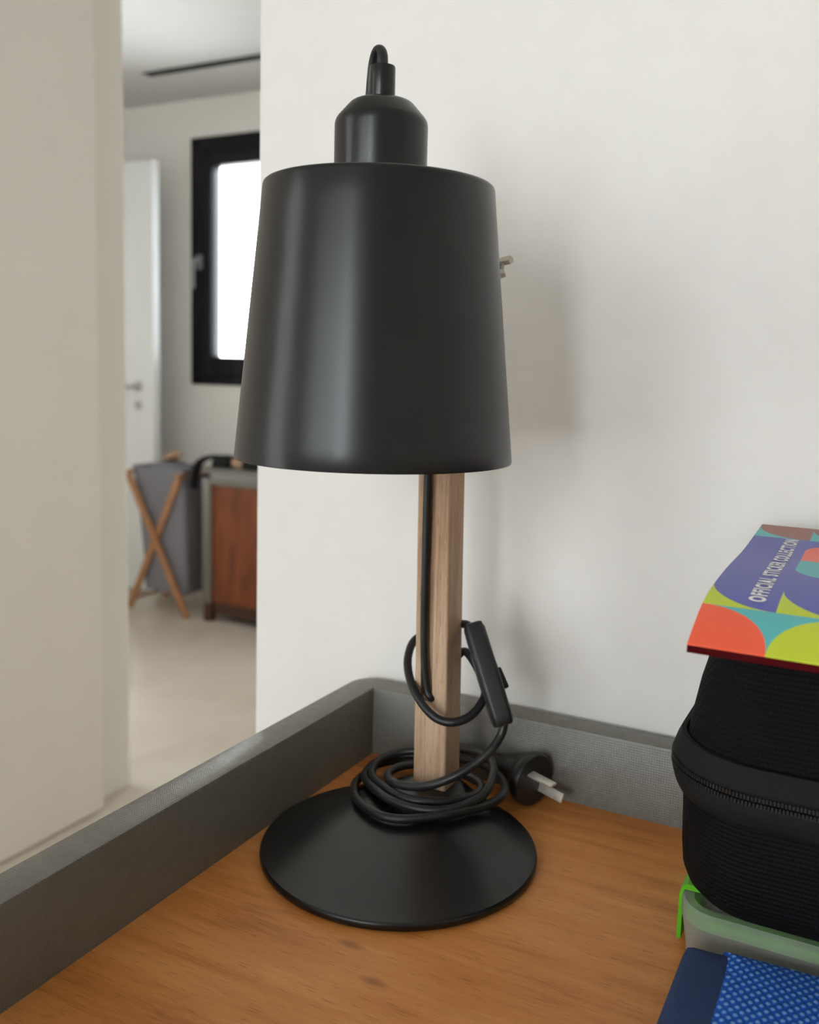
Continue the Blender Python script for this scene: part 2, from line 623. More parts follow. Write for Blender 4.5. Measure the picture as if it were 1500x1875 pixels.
added_side_window('added_window_3', 'unseen white framed window added to light the far room', X0, SY0, SY1, SZ0, SZ1)  # added window, out of view, brightens the far room
added_side_window('added_window_5', 'unseen white framed window added at the right end to brighten the sliding door', X1 + .13, RY0, RY1, RZ0, RZ1)  # added window, out of view, throws light onto the sliding door panel
w4 = added_side_window('added_window_4', 'unseen white framed window with a dimming sheet, added in the left wall as soft fill', -1.44, LY0, LY1, LZ0, LZ1)  # added, out of view: soft fill from the left for wall and shade
bm = bmesh.new()
q = [bm.verts.new(Vector((-1.462, y, z)) - w4.location) for y, z in ((LY0, LZ0), (LY1, LZ0), (LY1, LZ1), (LY0, LZ1))]
bm.faces.new(q)
obj('added_dimming_sheet', bm, 'sheer', w4)  # added sheet that dims the left window's light
bm = bmesh.new()
q = [bm.verts.new(Vector((x, YB - .030 + .010 * math.sin(i * 2.1), z)) - w2.location) for i, x in enumerate([NX0 + 1.47 * j / 40 for j in range(41)]) for z in (NZ0, NZ1)]
for j in range(40):
    bm.faces.new((q[2 * j], q[2 * j + 2], q[2 * j + 3], q[2 * j + 1]))
obj('added_sheer_curtain', bm, 'sheer', w2, 'all')  # added over part of the rear window to soften its reflection on the lampshade

d1 = struct(empty('door_1', (-1.405, .4, 0)), 'beige sliding door panel at the left edge')
box('door_leaf', -1.426, -1.387, -.35, 1.062, .006, 2.36, 'door_paint', d1, .002)
box('door_rail', -1.439, -1.386, -1.9, 1.2, 2.365, CEIL - .002, 'jamb_paint', d1)

d2 = struct(empty('door_2', (-3.2, 2.86, 0)), 'open white door leaf in the far room')
leaf = box('door_leaf', -3.70, -2.862, 2.83, 2.878, .008, 2.085, 'white_door', d2, .003)
bm = bmesh.new()
tube(bm, rel(d2, (-2.955, 2.83, 1.02), (-2.955, 2.785, 1.02), (-2.965, 2.777, 1.02), (-3.075, 2.777, 1.02)), .010, 10, 5)
obj('door_handle', bm, 'steel', d2, True)
for z in (1.02, .93):
    bm = bmesh.new()
    lathe(bm, [(.024, 0), (.024, .006), (.021, .008)], 0, 0, 24)
    bmesh.ops.rotate(bm, verts=bm.verts, cent=(0, 0, 0), matrix=Matrix.Rotation(math.radians(90), 3, 'X'))
    bmesh.ops.translate(bm, verts=bm.verts, vec=rel(d2, (-2.955, 2.83, z))[0])
    obj('lock_rose', bm, 'steel', d2, True)

sl = tag(empty('ceiling_air_slot', (-1.9, 2.64, CEIL)), 'thin black linear air slot in the far room ceiling', 'air vent')
box('slot', -2.765, -1.0, 2.680, 2.716, CEIL - .004, CEIL - .0005, 'dark_slot', sl)
for ya, yb in ((2.675, 2.680), (2.716, 2.721)):
    box('slot_edge', -2.770, -.995, ya, yb, CEIL - .006, CEIL - .0005, 'black_frame', sl)

fb = tag(empty('neighbouring_building', (-5.6, 7.2, 0)), 'pale rendered building seen through the far window', 'building')
box('wall', -9.0, -4.55, 6.6, 9.0, -.1, 6.0, 'facade', fb)
box('roof_edge', -9.1, -4.45, 6.5, 9.1, 6.0, 6.2, 'facade', fb)

# ------------------------------------------------------------------ near cabinet with the tray top
ZT = .853
RIM = .9055
tc = tag(empty('tray_top_cabinet', (.5, -.215, 0)), 'grey linen-textured cabinet with rimmed tray top holding the lamp', 'cabinet')
box('tray_panel', -.004, 1.004, -.434, .004, ZT - .014, ZT, 'tray_wood', tc)
bm = bmesh.new()
OX0, OX1, OY0, OY1 = -.0225, 1.0225, -.4525, .0225
lp = [rrect(OX0, OX1, OY0, OY1, .020, .835), rrect(OX0, OX1, OY0, OY1, .020, RIM - .0015),
      rrect(OX0 + .0005, OX1 - .0005, OY0 + .0005, OY1 - .0005, .0195, RIM - .0004), rrect(OX0 + .0015, OX1 - .0015, OY0 + .0015, OY1 - .0015, .0185, RIM),
      rrect(-.0013, 1.0013, -.4313, .0013, .0012, RIM), rrect(-.0004, 1.0004, -.4304, .0004, .0008, RIM - .0004),
      rrect(0, 1, -.43, 0, .0006, RIM - .0013), rrect(0, 1, -.43, 0, .0006, .835)]
rings(bm, shift(lp, tc), cyclic=True)
obj('tray_rim', bm, 'linen', tc, True)
for x in (-.02, .975):
    for y in (-.45, -.025):
        box('post', x, x + .045, y, y + .045, .10, .835, 'linen', tc, .002)
for z0, z1 in ((.10, .14), (.79, .835)):
    for y in (-.45, -.02):
        box('rail', .025, .975, y, y + .04, z0, z1, 'linen', tc)
    for x in (-.02, .98):
        box('rail', x, x + .04, -.405, -.025, z0, z1, 'linen', tc)
for x in (-.008, .992):
    box('side_panel', x, x + .016, -.405, -.025, .14, .79, 'panel_wood', tc)
box('back_panel', .025, .975, -.008, .006, .14, .79, 'panel_wood', tc)
for i in range(3):
    z0 = .143 + i * .2157
    d = box('drawer_front', .028, .972, -.447, -.427, z0, z0 + .2125, 'panel_wood', tc, .002)
    bm = bmesh.new()
    tube(bm, rel(tc, (.42, -.446, z0 + .11), (.42, -.472, z0 + .11), (.44, -.476, z0 + .11), (.56, -.476, z0 + .11), (.58, -.472, z0 + .11), (.58, -.446, z0 + .11)), .005, 8, 4)
    h = obj('drawer_handle', bm, 'black_paint', d, True)
for x in (-.014, .979):
    for y in (-.444, -.021):
        box('foot', x, x + .035, y, y + .035, 0, .10, 'dark_wood', tc, .003)

# ------------------------------------------------------------------ the lamp
LX, LY = .0875, -.119           # centre of the base
PX, PY = .0849, -.0620          # pole foot
SX, SY = .0820, -.1512          # shade axis
lamp = tag(empty('desk_lamp', (LX, LY, ZT)), 'matte black desk lamp with tapered shade and square wooden pole', 'lamp')
LO = Vector(lamp.location)


def L(*pts):
    return [Vector(p) - LO for p in pts]


# base: disc whose cone rises off-centre to the pole foot
bm = bmesh.new()
SEG = 128
loops = []


def circ(cx, cy, r, z):
    return [Vector((cx + r * math.cos(2 * math.pi * i / SEG), cy + r * math.sin(2 * math.pi * i / SEG), z)) - LO for i in range(SEG)]


for r, z in ((.080, 0), (.0838, .0006), (.0848, .0018), (.0850, .0034), (.0846, .0048), (.0838, .0056)):
    loops.append(circ(LX, LY, r, ZT + z))
for i in range(1, 25):
    t = i / 24
    loops.append(circ(LX + (PX - LX) * t, LY + (PY - LY) * t, .0838 + (.0165 - .0838) * t, ZT + .0056 + .0164 * t ** 1.25))
rings(bm, loops)
obj('base', bm, 'black_base', lamp, True)

# pole: square section with a cord groove in the face towards the shade
bm = bmesh.new()
HW = .01155


def pole_sec(z, groove):
    k = (z - .873) / .207
    cx, cy = PX - .0030 * k, PY + .0000 * k
    w = HW * (1 - .025 * k)
    g0, g1 = -.0074, .0014
    dep = .0045 if groove else .0
    f = cy - w
    pts = [(cx - w + .0006, f), (cx + g0, f), (cx + g0 + .0001, f + dep), (cx + g1 - .0001, f + dep), (cx + g1, f), (cx + w - .0008, f), (cx + w, f + .0008),
           (cx + w, cy + w - .0006), (cx + w - .0006, cy + w), (cx - w + .0006, cy + w), (cx - w, cy + w - .0006), (cx - w, f + .0006)]
    return [Vector((x, y, z)) - LO for x, y in pts]


rings(bm, [pole_sec(z, g) for z, g in ((.8735, 0), (.9335, 0), (.9340, 1), (.98, 1), (1.05, 1), (1.12, 1), (1.195, 1), (1.225, 1), (1.2262, 0), (1.2275, 0))])
obj('pole', bm, 'pole_wood', lamp, True)
# shade: thin tapered shell with closed top
Z1, Z2, R1, R2 = 1.0987, 1.2462, .0768, .0623
bm = bmesh.new()
prof = [(.0010, Z2), (.030, Z2), (R2 - .0030, Z2), (R2 - .0014, Z2 - .0003), (R2 - .0004, Z2 - .0011), (R2 + .0001, Z2 - .0026)]
for i in range(1, 13):
    t = i / 12
    prof.append((R2 + (R1 - R2) * t, Z2 - .0026 + (Z1 + .0008 - Z2 + .0026) * t))
prof += [(R1 - .0003, Z1), (R1 - .0012, Z1), (R1 - .0016, Z1 + .0008)]
for i in range(1, 9):
    t = i / 8
    prof.append((R1 - .0016 + (R2 - R1) * t, Z1 + .0008 + (Z2 - .0030 - Z1) * t))
prof.append((.0010, Z2 - .0018))
lathe(bm, [(r, z - LO.z) for r, z in prof], SX - LX, SY - LY, 128, cyclic=True)
obj('shade', bm, 'black_paint', lamp, True)
# socket cup on top
bm = bmesh.new()
CX, CY = SX + .0004, SY
cup = [(.0010, Z2 + .0002), (.0240, Z2 + .0002), (.0248, Z2 + .0010), (.0250, Z2 + .0025), (.0250, 1.2762), (.02495, 1.2775), (.0247, 1.2788), (.0242, 1.2801), (.0234, 1.2813),
       (.0180, 1.2874), (.0168, 1.2886), (.0154, 1.2895), (.0138, 1.2901), (.0120, 1.2904), (.0075, 1.2905), (.0010, 1.2905)]
lathe(bm, [(r, z - LO.z) for r, z in cup], CX - LX, CY - LY, 72)
obj('socket_cup', bm, 'black_paint', lamp, True)
bm = bmesh.new()
lathe(bm, [(r, z - LO.z) for r, z in ((.0066, 1.2900), (.0069, 1.2908), (.0069, 1.3068), (.0066, 1.3078), (.0035, 1.3080))], CX - LX, CY - LY, 40)
obj('cord_grip', bm, 'black_paint', lamp, True)
bm = bmesh.new()
lathe(bm, [(r, z - LO.z) for r, z in ((.021, Z2 - .0022), (.021, Z2 - .045), (.019, Z2 - .047), (.010, Z2 - .047))], SX - LX, SY - LY, 40)
obj('bulb_socket', bm, 'black_plastic', lamp, True)

# hinge between pole and shade
TX = PX - .0050
for sgn in (-1, 1):
    bm = bmesh.new()
    x = TX + sgn * (HW + .0010)
    pts = [(-.0905, 1.222), (-.0600, 1.222), (-.0545, 1.219), (-.0520, 1.2135), (-.0545, 1.208), (-.0600, 1.2045), (-.0905, 1.2045)]
    rings(bm, [[Vector((x + d, y + (.0000), z)) - LO for y, z in pts] for d in (-.0009, .0009)])
    obj('hinge_plate', bm, 'black_paint', lamp)
box('hinge_foot', TX - .0135, TX + .0135, -.0903, -.0840, 1.203, 1.2235, 'black_paint', lamp, .001)
BZ, BY = 1.2125, -.0570
bm = bmesh.new()
tube(bm, L((TX - .016, BY, BZ), (.1165, BY, BZ)), .0024, 12, smooth=False)
obj('hinge_bolt', bm, 'dark_handle', lamp, True)
wn = None
bm = bmesh.new()
lathe(bm, [(.0030, -.004), (.0062, -.004), (.0058, .004), (.0045, .005), (.0030, .005)], 0, 0, 24, cyclic=True)
bmesh.ops.rotate(bm, verts=bm.verts, cent=(0, 0, 0), matrix=Matrix.Rotation(math.radians(90), 3, 'Y'))
bmesh.ops.translate(bm, verts=bm.verts, vec=L((.1075, BY, BZ))[0])
for sgn in (-1, 1):
    d = Vector((0, .75 * sgn, .66 * sgn))
    n = Vector((0, .66, -.75))
    out = []
    for a, b, w in ((.004, .002, .0022), (.0075, .0052, .0020), (.0098, .0105, .0016), (.0080, .0135, .0014), (.0050, .0120, .0016), (.0030, .0050, .0020)):
        out.append(Vector((.1075 + b, BY, BZ)) + d * a * 1.0 - LO)
    rings(bm, [[p + n * .0016 for p in out], [p - n * .0016 for p in out]])
obj('wing_nut', bm, 'ivory', lamp, True)

# cord: grip -> behind the shade -> pole groove -> hole
CR = .0025
hd = Vector((-.81, .58, 0)).normalized()      # the cord bends over in this direction


def hz(d, z):
    return (CX + hd.x * d, CY + hd.y * d, z)


bm = bmesh.new()
lp_pts = catmull(L(hz(0, 1.302), hz(0, 1.3085), hz(.0008, 1.3145), hz(.0042, 1.3182), hz(.0090, 1.3170), hz(.0125, 1.3120), hz(.0145, 1.3040), hz(.0160, 1.2965), hz(.0200, 1.2895), hz(.0258, 1.2800), hz(.0290, 1.2680), (CX - .020, CY + .034, 1.2550), (CX - .012, CY + .046, 1.2496), (CX - .006, CY + .058, 1.2500),
           (CX - .005, CY + .0665, 1.2445), (.0772, -.0785, 1.19), (.0776, -.0748, 1.13), (.0775, -.0738, 1.0785), (.0776, -.0734, 1.0075), (.0785, -.0734, .965), (.0812, -.0736, .9425), (.0846, -.0737, .9365), (.0852, -.0700, .9352)), 7)
side = Vector((hd.y, -hd.x, 0))
lps = []
for i, p_ in enumerate(lp_pts):
    t_ = (lp_pts[min(i + 1, len(lp_pts) - 1)] - lp_pts[max(i - 1, 0)]).normalized()
    sd = (side - t_ * side.dot(t_)).normalized()
    nn_ = t_.cross(sd)
    k_ = min(1.0, i / 70)                     # flat at the bend, rounder below
    ra, rb = .0031 * (1 - k_) + CR * k_, .0018 * (1 - k_) + .0022 * k_
    lps.append([p_ + sd * (ra * math.cos(q_)) + nn_ * (rb * math.sin(q_)) for q_ in (2 * math.pi * j / 14 for j in range(14))])
rings(bm, lps)
obj('cord', bm, 'black_pvc', lamp, True)
# loop round the pole up to the switch
bm = bmesh.new()
tube(bm, L((.0860, -.0515, .948), (.0880, -.0445, .9555), (.0947, -.0435, .9612), (.1056, -.0480, .9529), (.1162, -.0585, .943), (.1172, -.068, .9366), (.1133, -.076, .9304), (.106, -.083, .9276), (.0966, -.085, .9278), (.087, -.084, .9321),
           (.0768, -.080, .9398), (.0671, -.072, .9485), (.0611, -.062, .9578), (.0605, -.050, .966), (.0731, -.0425, .9725), (.0870, -.0445, .9790), (.0985, -.052, .9825), (.1048, -.0555, .9805)), .0028, 12, 7)
obj('cord', bm, 'black_pvc', lamp, True)
TAIL = [(0.1325, -0.0665, 0.9300), (0.1337, -0.0680, 0.9265), (0.1326, -0.0700, 0.9198), (0.1284, -0.0770, 0.9109), (0.1205, -0.0830, 0.9028), (0.1104, -0.0900, 0.8952), (0.0965, -0.0940, 0.8880), (0.0819, -0.0942, 0.8835), (0.0698, -0.0923, 0.8820), (0.0575, -0.0800, 0.8785), (0.0525, -0.0660, 0.8763), (0.0545, -0.0520, 0.8749), (0.0640, -0.0420, 0.8741), (0.0820, -0.0400, 0.8750), (0.1020, -0.0480, 0.8768), (0.1155, -0.0590, 0.8788), (0.1180, -0.0700, 0.8775), (0.1092, -0.0861, 0.8775), (0.0957, -0.0963, 0.8779), (0.0815, -0.0997, 0.8776), (0.0632, -0.0926, 0.8772), (0.0459, -0.0780, 0.8737), (0.0345, -0.0600, 0.8704), (0.0310, -0.0430, 0.8709), (0.0389, -0.0300, 0.8729), (0.0555, -0.0240, 0.8761), (0.0783, -0.0220, 0.8816), (0.0969, -0.0260, 0.8848), (0.1101, -0.0340, 0.8868), (0.1183, -0.0440, 0.8863), (0.1234, -0.0580, 0.8849), (0.1248, -0.0700, 0.8815), (0.1216, -0.0798, 0.8785), (0.1104, -0.0975, 0.8766), (0.0941, -0.1046, 0.8758), (0.0740, -0.1036, 0.8758), (0.0562, -0.0943, 0.8751), (0.0370, -0.0740, 0.8700), (0.0271, -0.0560, 0.8658), (0.0251, -0.0360, 0.8657), (0.0367, -0.0230, 0.8675), (0.0603, -0.0170, 0.8697), (0.0862, -0.0170, 0.8732), (0.1094, -0.0260, 0.8749), (0.1256, -0.0430, 0.8761), (0.1313, -0.0580, 0.8751), (0.1271, -0.0720, 0.8735), (0.1196, -0.0875, 0.8745), (0.1117, -0.0999, 0.8750), (0.1015, -0.1086, 0.8742), (0.0897, -0.1163, 0.8731), (0.0752, -0.1188, 0.8725), (0.0568, -0.1116, 0.8720), (0.0434, -0.0992, 0.8710), (0.0311, -0.0780, 0.8665), (0.0240, -0.0550, 0.8622), (0.0250, -0.0320, 0.8620), (0.0415, -0.0170, 0.8635), (0.0663, -0.0110, 0.8672), (0.0903, -0.0075, 0.8720), (0.1049, -0.0075, 0.8735), (0.1095, -0.0085, 0.8733)]
bm = bmesh.new()
tube(bm, L(*TAIL), .0028, 12, 6)
obj('cord', bm, 'black_pvc', lamp, True)

# inline switch
a0, a1 = Vector((.1036, -.0545, .9845)), Vector((.1332, -.0670, .9255))
ax = (a1 - a0).normalized()
thick = (RT - ax * RT.dot(ax)).normalized()
dep = ax.cross(thick).normalized()
SM = Matrix((thick, dep, ax)).transposed().to_4x4()
SM.translation = (a0 + a1) / 2 - LO
ln = (a1 - a0).length
sw = bpy.data.objects.new('switch', None)
bm = bmesh.new()
sec = []
for i, (zz, w, d) in enumerate(((-.5, .0046, .0085), (-.49, .0056, .0100), (-.45, .0061, .0108), (0, .0068, .0118), (.40, .0066, .0112), (.46, .0062, .0106), (.49, .0056, .0096), (.5, .0046, .0082))):
    sec.append([(x, y, z) for x, y, z in rrect(-w, w, -d, d, .0030, zz * ln, 5)])
rings(bm, sec)
bmesh.ops.transform(bm, matrix=SM, verts=bm.verts)
swo = obj('switch', bm, 'black_plastic', lamp, True)
bm = bmesh.new()
add_box(bm, .0058, .0092, -.0048, .0048, -.0020, .0120, bevel=.0012)
for v in bm.verts:
    if v.co.z > .005 and v.co.x > .007:
        v.co.x += .0012
bmesh.ops.transform(bm, matrix=SM, verts=bm.verts)
obj('rocker', bm, 'black_paint', swo, True)
bm = bmesh.new()
add_box(bm, -.00705, .00705, -.0119, .0119, -ln * .47, ln * .47, bevel=.002)
for v in bm.verts:
    v.co.y *= .04
    v.co.y += .0035
bmesh.ops.transform(bm, matrix=SM, verts=bm.verts)
obj('switch_seam', bm, 'black_pvc', swo, True)

# plug
n0, n1 = Vector((.1075, -.0078, .8733)), Vector((.1395, -.0212, .8722))
pa = (n1 - n0).normalized()
pz = (Vector((0, 0, 1)) - pa * pa.z).normalized()
py_ = pz.cross(pa)
PM = Matrix((py_, pz, pa)).transposed().to_4x4()
PM.translation = n0 - LO
pl = (n1 - n0).length
bm = bmesh.new()
lathe(bm, [(.0030, -.006), (.0046, -.005), (.0050, .002), (.0078, .006), (.0100, .012), (.0122, .019), (.0146, pl - .010), (.0168, pl - .008), (.0182, pl - .005), (.0184, pl - .0018), (.0174, pl), (.010, pl + .0003)], 0, 0, 40)
bmesh.ops.transform(bm, matrix=PM, verts=bm.verts)
plug = obj('plug', bm, 'black_plastic', lamp, True)
for sgn in (-1, 1):
    bm = bmesh.new()
    add_box(bm, -.0009, .0009, -.0032, .0032, 0, .0220, bevel=.0006)
    R_ = Matrix.Rotation(math.radians(30 * sgn), 4, 'Z') if True else None
    bmesh.ops.transform(bm, matrix=PM @ Matrix.Rotation(math.radians(-50), 4, 'Z') @ Matrix.Translation((sgn * .0078, .0005, pl - .001)) @ R_, verts=bm.verts)
    obj('prong', bm, 'prong', plug, True)

# ------------------------------------------------------------------ the stack on the right
# food container
fc = tag(empty('food_container', (.36, -.085, ZT)), 'frosted food container with lime green clip under the black case', 'container')
bm = bmesh.new()
pr = [(ZT + .0003, .006), (ZT + .002, .003), (ZT + .010, .002), (ZT + .022, .000), (ZT + .0221, .0016), (ZT + .010, .0036), (ZT + .0025, .0050)]
lps = rbox_loops(.2605, .455, -.1450, -.018, .016, pr, 10)
rings(bm, shift(lps, fc), True, True)
obj('body', bm, 'frosted', fc, True)
bm = bmesh.new()
lps = rbox_loops(.2600, .4565, -.1460, -.0165, .018, [(ZT + .0222, .0), (ZT + .029, .0), (ZT + .0305, .0012), (ZT + .0305, .006), (ZT + .0275, .009), (ZT + .0275, .016), (ZT + .0295, .019), (ZT + .0295, .03)], 10)
rings(bm, shift(lps, fc), True, True)
obj('lid', bm, 'frosted', fc, True)
bm = bmesh.new()
a = rbox_loops(.2640, .4525, -.1420, -.0205, .014, [(ZT + .0226, 0), (ZT + .0262, 0), (ZT + .0262, .005), (ZT + .0226, .005)], 10)
rings(bm, shift(a, fc), cyclic=True)
obj('seal', bm, 'green', fc, True)
bm = bmesh.new()
prf = [(.2690, ZT + .0335), (.2618, ZT + .0340), (.2590, ZT + .0318), (.2580, ZT + .0270), (.2578, ZT + .0100), (.2578, ZT + .0030), (.2600, ZT + .0030), (.2600, ZT + .0100), (.2600, ZT + .0262), (.2606, ZT + .0308), (.2690, ZT + .0309)]
rings(bm, [[Vector((x, y, z)) - fc.location for x, z in prf] for y in (-.1270, -.0400)])
obj('clip', bm, 'green', fc, True)

# zipped case
CZ0, CZ1 = ZT + .0345, 1.0500
cx0, cx1, cy0, cy1 = .2570, .452, -.164, -.006
cs = tag(empty('zipped_case', (.354, -.085, CZ0)), 'black fabric zipped hard case under the sticker album', 'case')
ZM = .9585
bm = bmesh.new()
lps = rbox_loops(cx0, cx1, cy0, cy1, .040, [(CZ0, .024), (CZ0 + .0010, .017), (CZ0 + .0040, .0095), (CZ0 + .0090, .0045), (CZ0 + .0160, .0016), (CZ0 + .028, .0004), (.930, 0), (ZM, -.0015)], 12)
rings(bm, shift(lps, cs))
obj('lower_shell', bm, 'ribbed', cs, True)
bm = bmesh.new()
lps = rbox_loops(cx0, cx1, cy0, cy1, .040, [(ZM, -.0012), (.972, .0005), (.985, .0025), (1.000, .0052), (1.015, .0090), (1.028, .0140), (1.038, .0200), (1.0455, .0270), (1.0495, .0350), (CZ1, .0440)], 12)
rings(bm, shift(lps, cs))
obj('upper_shell', bm, 'ribbed', cs, True)
# zip tapes, flaring out from the shells
for nm, pr in (('zip_tape', [(.9450, -.0010), (.9445, -.0032), (.9480, -.0050), (.9545, -.0068), (.9560, -.0062), (.9560, -.0010)]),
               ('zip_tape', [(.9610, -.0010), (.9610, -.0062), (.9625, -.0068), (.9680, -.0050), (.9725, -.0030), (.9725, -.0006)])):
    bm = bmesh.new()
    rings(bm, shift(rbox_loops(cx0, cx1, cy0, cy1, .040, pr, 12), cs), cyclic=True)
    obj(nm, bm, 'tape', cs, True)
# teeth
path = rrect(cx0 - .0056, cx1 + .0056, cy0 - .0056, cy1 + .0056, .0456, 0, 40)
P2 = [Vector((p[0], p[1], 0)) for p in path]
P2.append(P2[0])
bm = bmesh.new()
step, acc, idx = .0016, 0.0, 0
for a, b in zip(P2[:-1], P2[1:]):
    d = b - a
    n = d.length
    if n < 1e-9:
        continue
    t = d / n
    s_ = acc
    while s_ < n:
        p = a + t * s_
        nn = Vector((t.y, -t.x, 0))
        for row in (0, 1):
            q = p + t * (.0008 * row)
            zz = .9570 if row == 0 else .9600
            c0 = q - cs.location
            c0.z = zz - cs.location.z
            lo, hi = [], []
            for e in (-1, 1):
                lo.append([c0 + t * (u * .00052) + Vector((0, 0, w * .0011)) + nn * (.0004 if e < 0 else .0016) for u, w in ((-1, -1), (1, -1), (1, 1), (-1, 1))])
            rings(bm, lo, False, True)
        s_ += step
        idx += 1
    acc = s_ - n
te = obj('zip_teeth', bm, 'teeth', cs)
te['kind'] = 'stuff'

# sticker album
PYs = [-.2320, -.2183, -.2040, -.1892, -.1706, -.1272, -.0739, -.0251, .0040]
PZs = [1.0355, 1.0410, 1.0468, 1.0513, 1.0541, 1.0559, 1.0559, 1.0582, 1.0598]


def az(y):
    for i in range(len(PYs) - 1):
        if y <= PYs[i + 1] or i == len(PYs) - 2:
            y0, y1 = PYs[i], PYs[i + 1]
            t = (y - y0) / (y1 - y0)
            m = []
            for k in (i, i + 1):
                if 0 < k < len(PYs) - 1:
                    m.append((PZs[k + 1] - PZs[k - 1]) / (PYs[k + 1] - PYs[k - 1]))
                else:
                    j = min(k, len(PYs) - 2)
                    m.append((PZs[j + 1] - PZs[j]) / (PYs[j + 1] - PYs[j]))
            h = y1 - y0
            t2, t3 = t * t, t ** 3
            return (2 * t3 - 3 * t2 + 1) * PZs[i] + (t3 - 2 * t2 + t) * h * m[0] + (-2 * t3 + 3 * t2) * PZs[i + 1] + (t3 - t2) * h * m[1]


AX0, AX1, AY0, AY1 = .2705, .455, -.2190, .0025
al = tag(empty('sticker_album', (.36, -.10, 1.05)), 'colourful geometric sticker album lying on top of the black case', 'book')
AO_ = Vector(al.location)


def sheet(name, top, bot, mat, n=48, mx=6):
    bm = bmesh.new()
    uvl = bm.loops.layers.uv.new('UVMap')
    g = {}
    for lev, o_ in (('t', top), ('b', bot)):
        for i in range(n + 1):
            y = AY0 + (AY1 - AY0) * i / n
            for j in range(mx + 1):
                x = AX0 + (AX1 - AX0) * j / mx
                g[lev, i, j] = bm.verts.new(Vector((x, y, az(y) + o_)) - AO_)

    def face(*ks):
        f = bm.faces.new([g[k] for k in ks])
        for lp_, k in zip(f.loops, ks):
            lp_[uvl].uv = ((AX1 - AX0) * k[2] / mx * 10, (AY1 - AY0) * k[1] / n * 10)
    for i in range(n):
        for j in range(mx):
            face(('t', i, j), ('t', i, j + 1), ('t', i + 1, j + 1), ('t', i + 1, j))
            face(('b', i, j), ('b', i + 1, j), ('b', i + 1, j + 1), ('b', i, j + 1))
        face(('t', i, 0), ('t', i + 1, 0), ('b', i + 1, 0), ('b', i, 0))
        face(('t', i, mx), ('b', i, mx), ('b', i + 1, mx), ('t', i + 1, mx))
    for j in range(mx):
        face(('t', 0, j), ('b', 0, j), ('b', 0, j + 1), ('t', 0, j + 1))
        face(('t', n, j), ('t', n, j + 1), ('b', n, j + 1), ('b', n, j))
    return obj(name, bm, mat, al, True)


sheet('cover', 0, -.0005, 'album_cover')
sheet('pages', -.00055, -.0036, 'maroon')
fcv = bpy.data.curves.new('lettering', 'FONT')
fcv.body = 'OFFICIAL STICKER COLLECTION'
fcv.offset = .042
fcv.space_character = 1.22
fcv.resolution_u = 4
fto = bpy.data.objects.new('lettering_source', fcv)
COL.objects.link(fto)
bpy.context.view_layer.update()
tm = fto.evaluated_get(bpy.context.evaluated_depsgraph_get()).to_mesh()
xs = [v.co.x for v in tm.vertices]
ys = [v.co.y for v in tm.vertices]
bm = bmesh.new()
bm.from_mesh(tm)
bpy.data.objects.remove(fto)
for v in bm.verts:
    s_ = .0382 + (.1845 - .0382) * (v.co.x - min(xs)) / (max(xs) - min(xs))
    t_ = .0247 - (.0247 - .0173) * (v.co.y - min(ys)) / (max(ys) - min(ys))
    y = AY0 + s_
    v.co = Vector((AX0 + t_, y, az(y) + .00025)) - AO_
obj('lettering', bm, 'print_white', al)

# blue mesh pouch
px0, px1, py0, py1 = .2672, .450, -.300, -.1600


def slant(loops):
    return [[(x, y + .17 * min(x - px0, .07), z) for x, y, z in lp] for lp in loops]


pc = tag(empty('mesh_pouch', (.358, -.227, ZT)), 'blue mesh pouch with navy border in front of the container', 'pouch')
bm = bmesh.new()
pr = [(ZT + .0003, .004), (ZT + .002, .001), (ZT + .008, .0), (ZT + .0175, .0006), (ZT + .0215, .0022), (ZT + .0235, .005), (ZT + .0243, .010), (ZT + .0247, .03)]
rings(bm, shift(slant(rbox_loops(px0, px1, py0, py1, .004, pr, 8)), pc))
obj('pouch_body', bm, 'navy', pc, True)
bm = bmesh.new()
pr = [(ZT + .0185, -.0002), (ZT + .0225, .0018), (ZT + .0245, .0050), (ZT + .0254, .010), (ZT + .0259, .030), (ZT + .0259, .045)]
rings(bm, shift(slant(rbox_loops(.2845, px1 + .0006, py0 - .0006, py1 + .0002, .0015, pr, 6)), pc))
obj('mesh_panel', bm, 'mesh_fabric', pc, True)

# ------------------------------------------------------------------ far room furniture
cb = tag(empty('side_cabinet', (-1.97, 2.81, 0)), 'low grey cabinet with russet wood panel below the far window', 'cabinet')
c0, c1, f0, f1, ct = -2.345, -1.60, 2.575, 3.07, .690
for x in (c0, c1 - .045):
    for y in (f0, f1 - .045):
        box('post', x, x + .045, y, y + .045, .085, ct - .05, 'linen', cb, .002)
for y in (f0, f1 - .03):
    box('rail', c0 + .045, c1 - .045, y, y + .03, ct - .075, ct - .022, 'linen', cb, .002)
bm = bmesh.new()
lp = [rrect(c0 - .006, c1 + .006, f0 - .006, f1 + .006, .012, ct - .022), rrect(c0 - .006, c1 + .006, f0 - .006, f1 + .006, .012, ct),
      rrect(c0 + .016, c1 - .016, f0 + .016, f1 - .016, .002, ct), rrect(c0 + .016, c1 - .016, f0 + .016, f1 - .016, .002, ct - .022)]
rings(bm, shift(lp, cb), cyclic=True)
obj('top_rim', bm, 'linen', cb, True)
box('top_panel', c0 + .01, c1 - .01, f0 + .01, f1 - .01, ct - .018, ct - .006, 'linen', cb)
box('front_panel', c0 + .045, c1 - .045, f0 + .012, f0 + .030, .09, ct - .075, 'panel_wood', cb)
for x in (c0 + .008, c1 - .02):
    box('side_panel', x, x + .014, f0 + .045, f1 - .045, .09, ct - .05, 'panel_wood', cb)
box('plinth', c0 + .015, c1 - .015, f0 + .02, f1 - .02, .035, .09, 'dark_wood', cb)
for x in (c0 + .004, c1 - .044):
    for y in (f0 + .002, f1 - .042):
        box('foot', x, x + .04, y, y + .04, 0, .085, 'dark_wood', cb, .003)

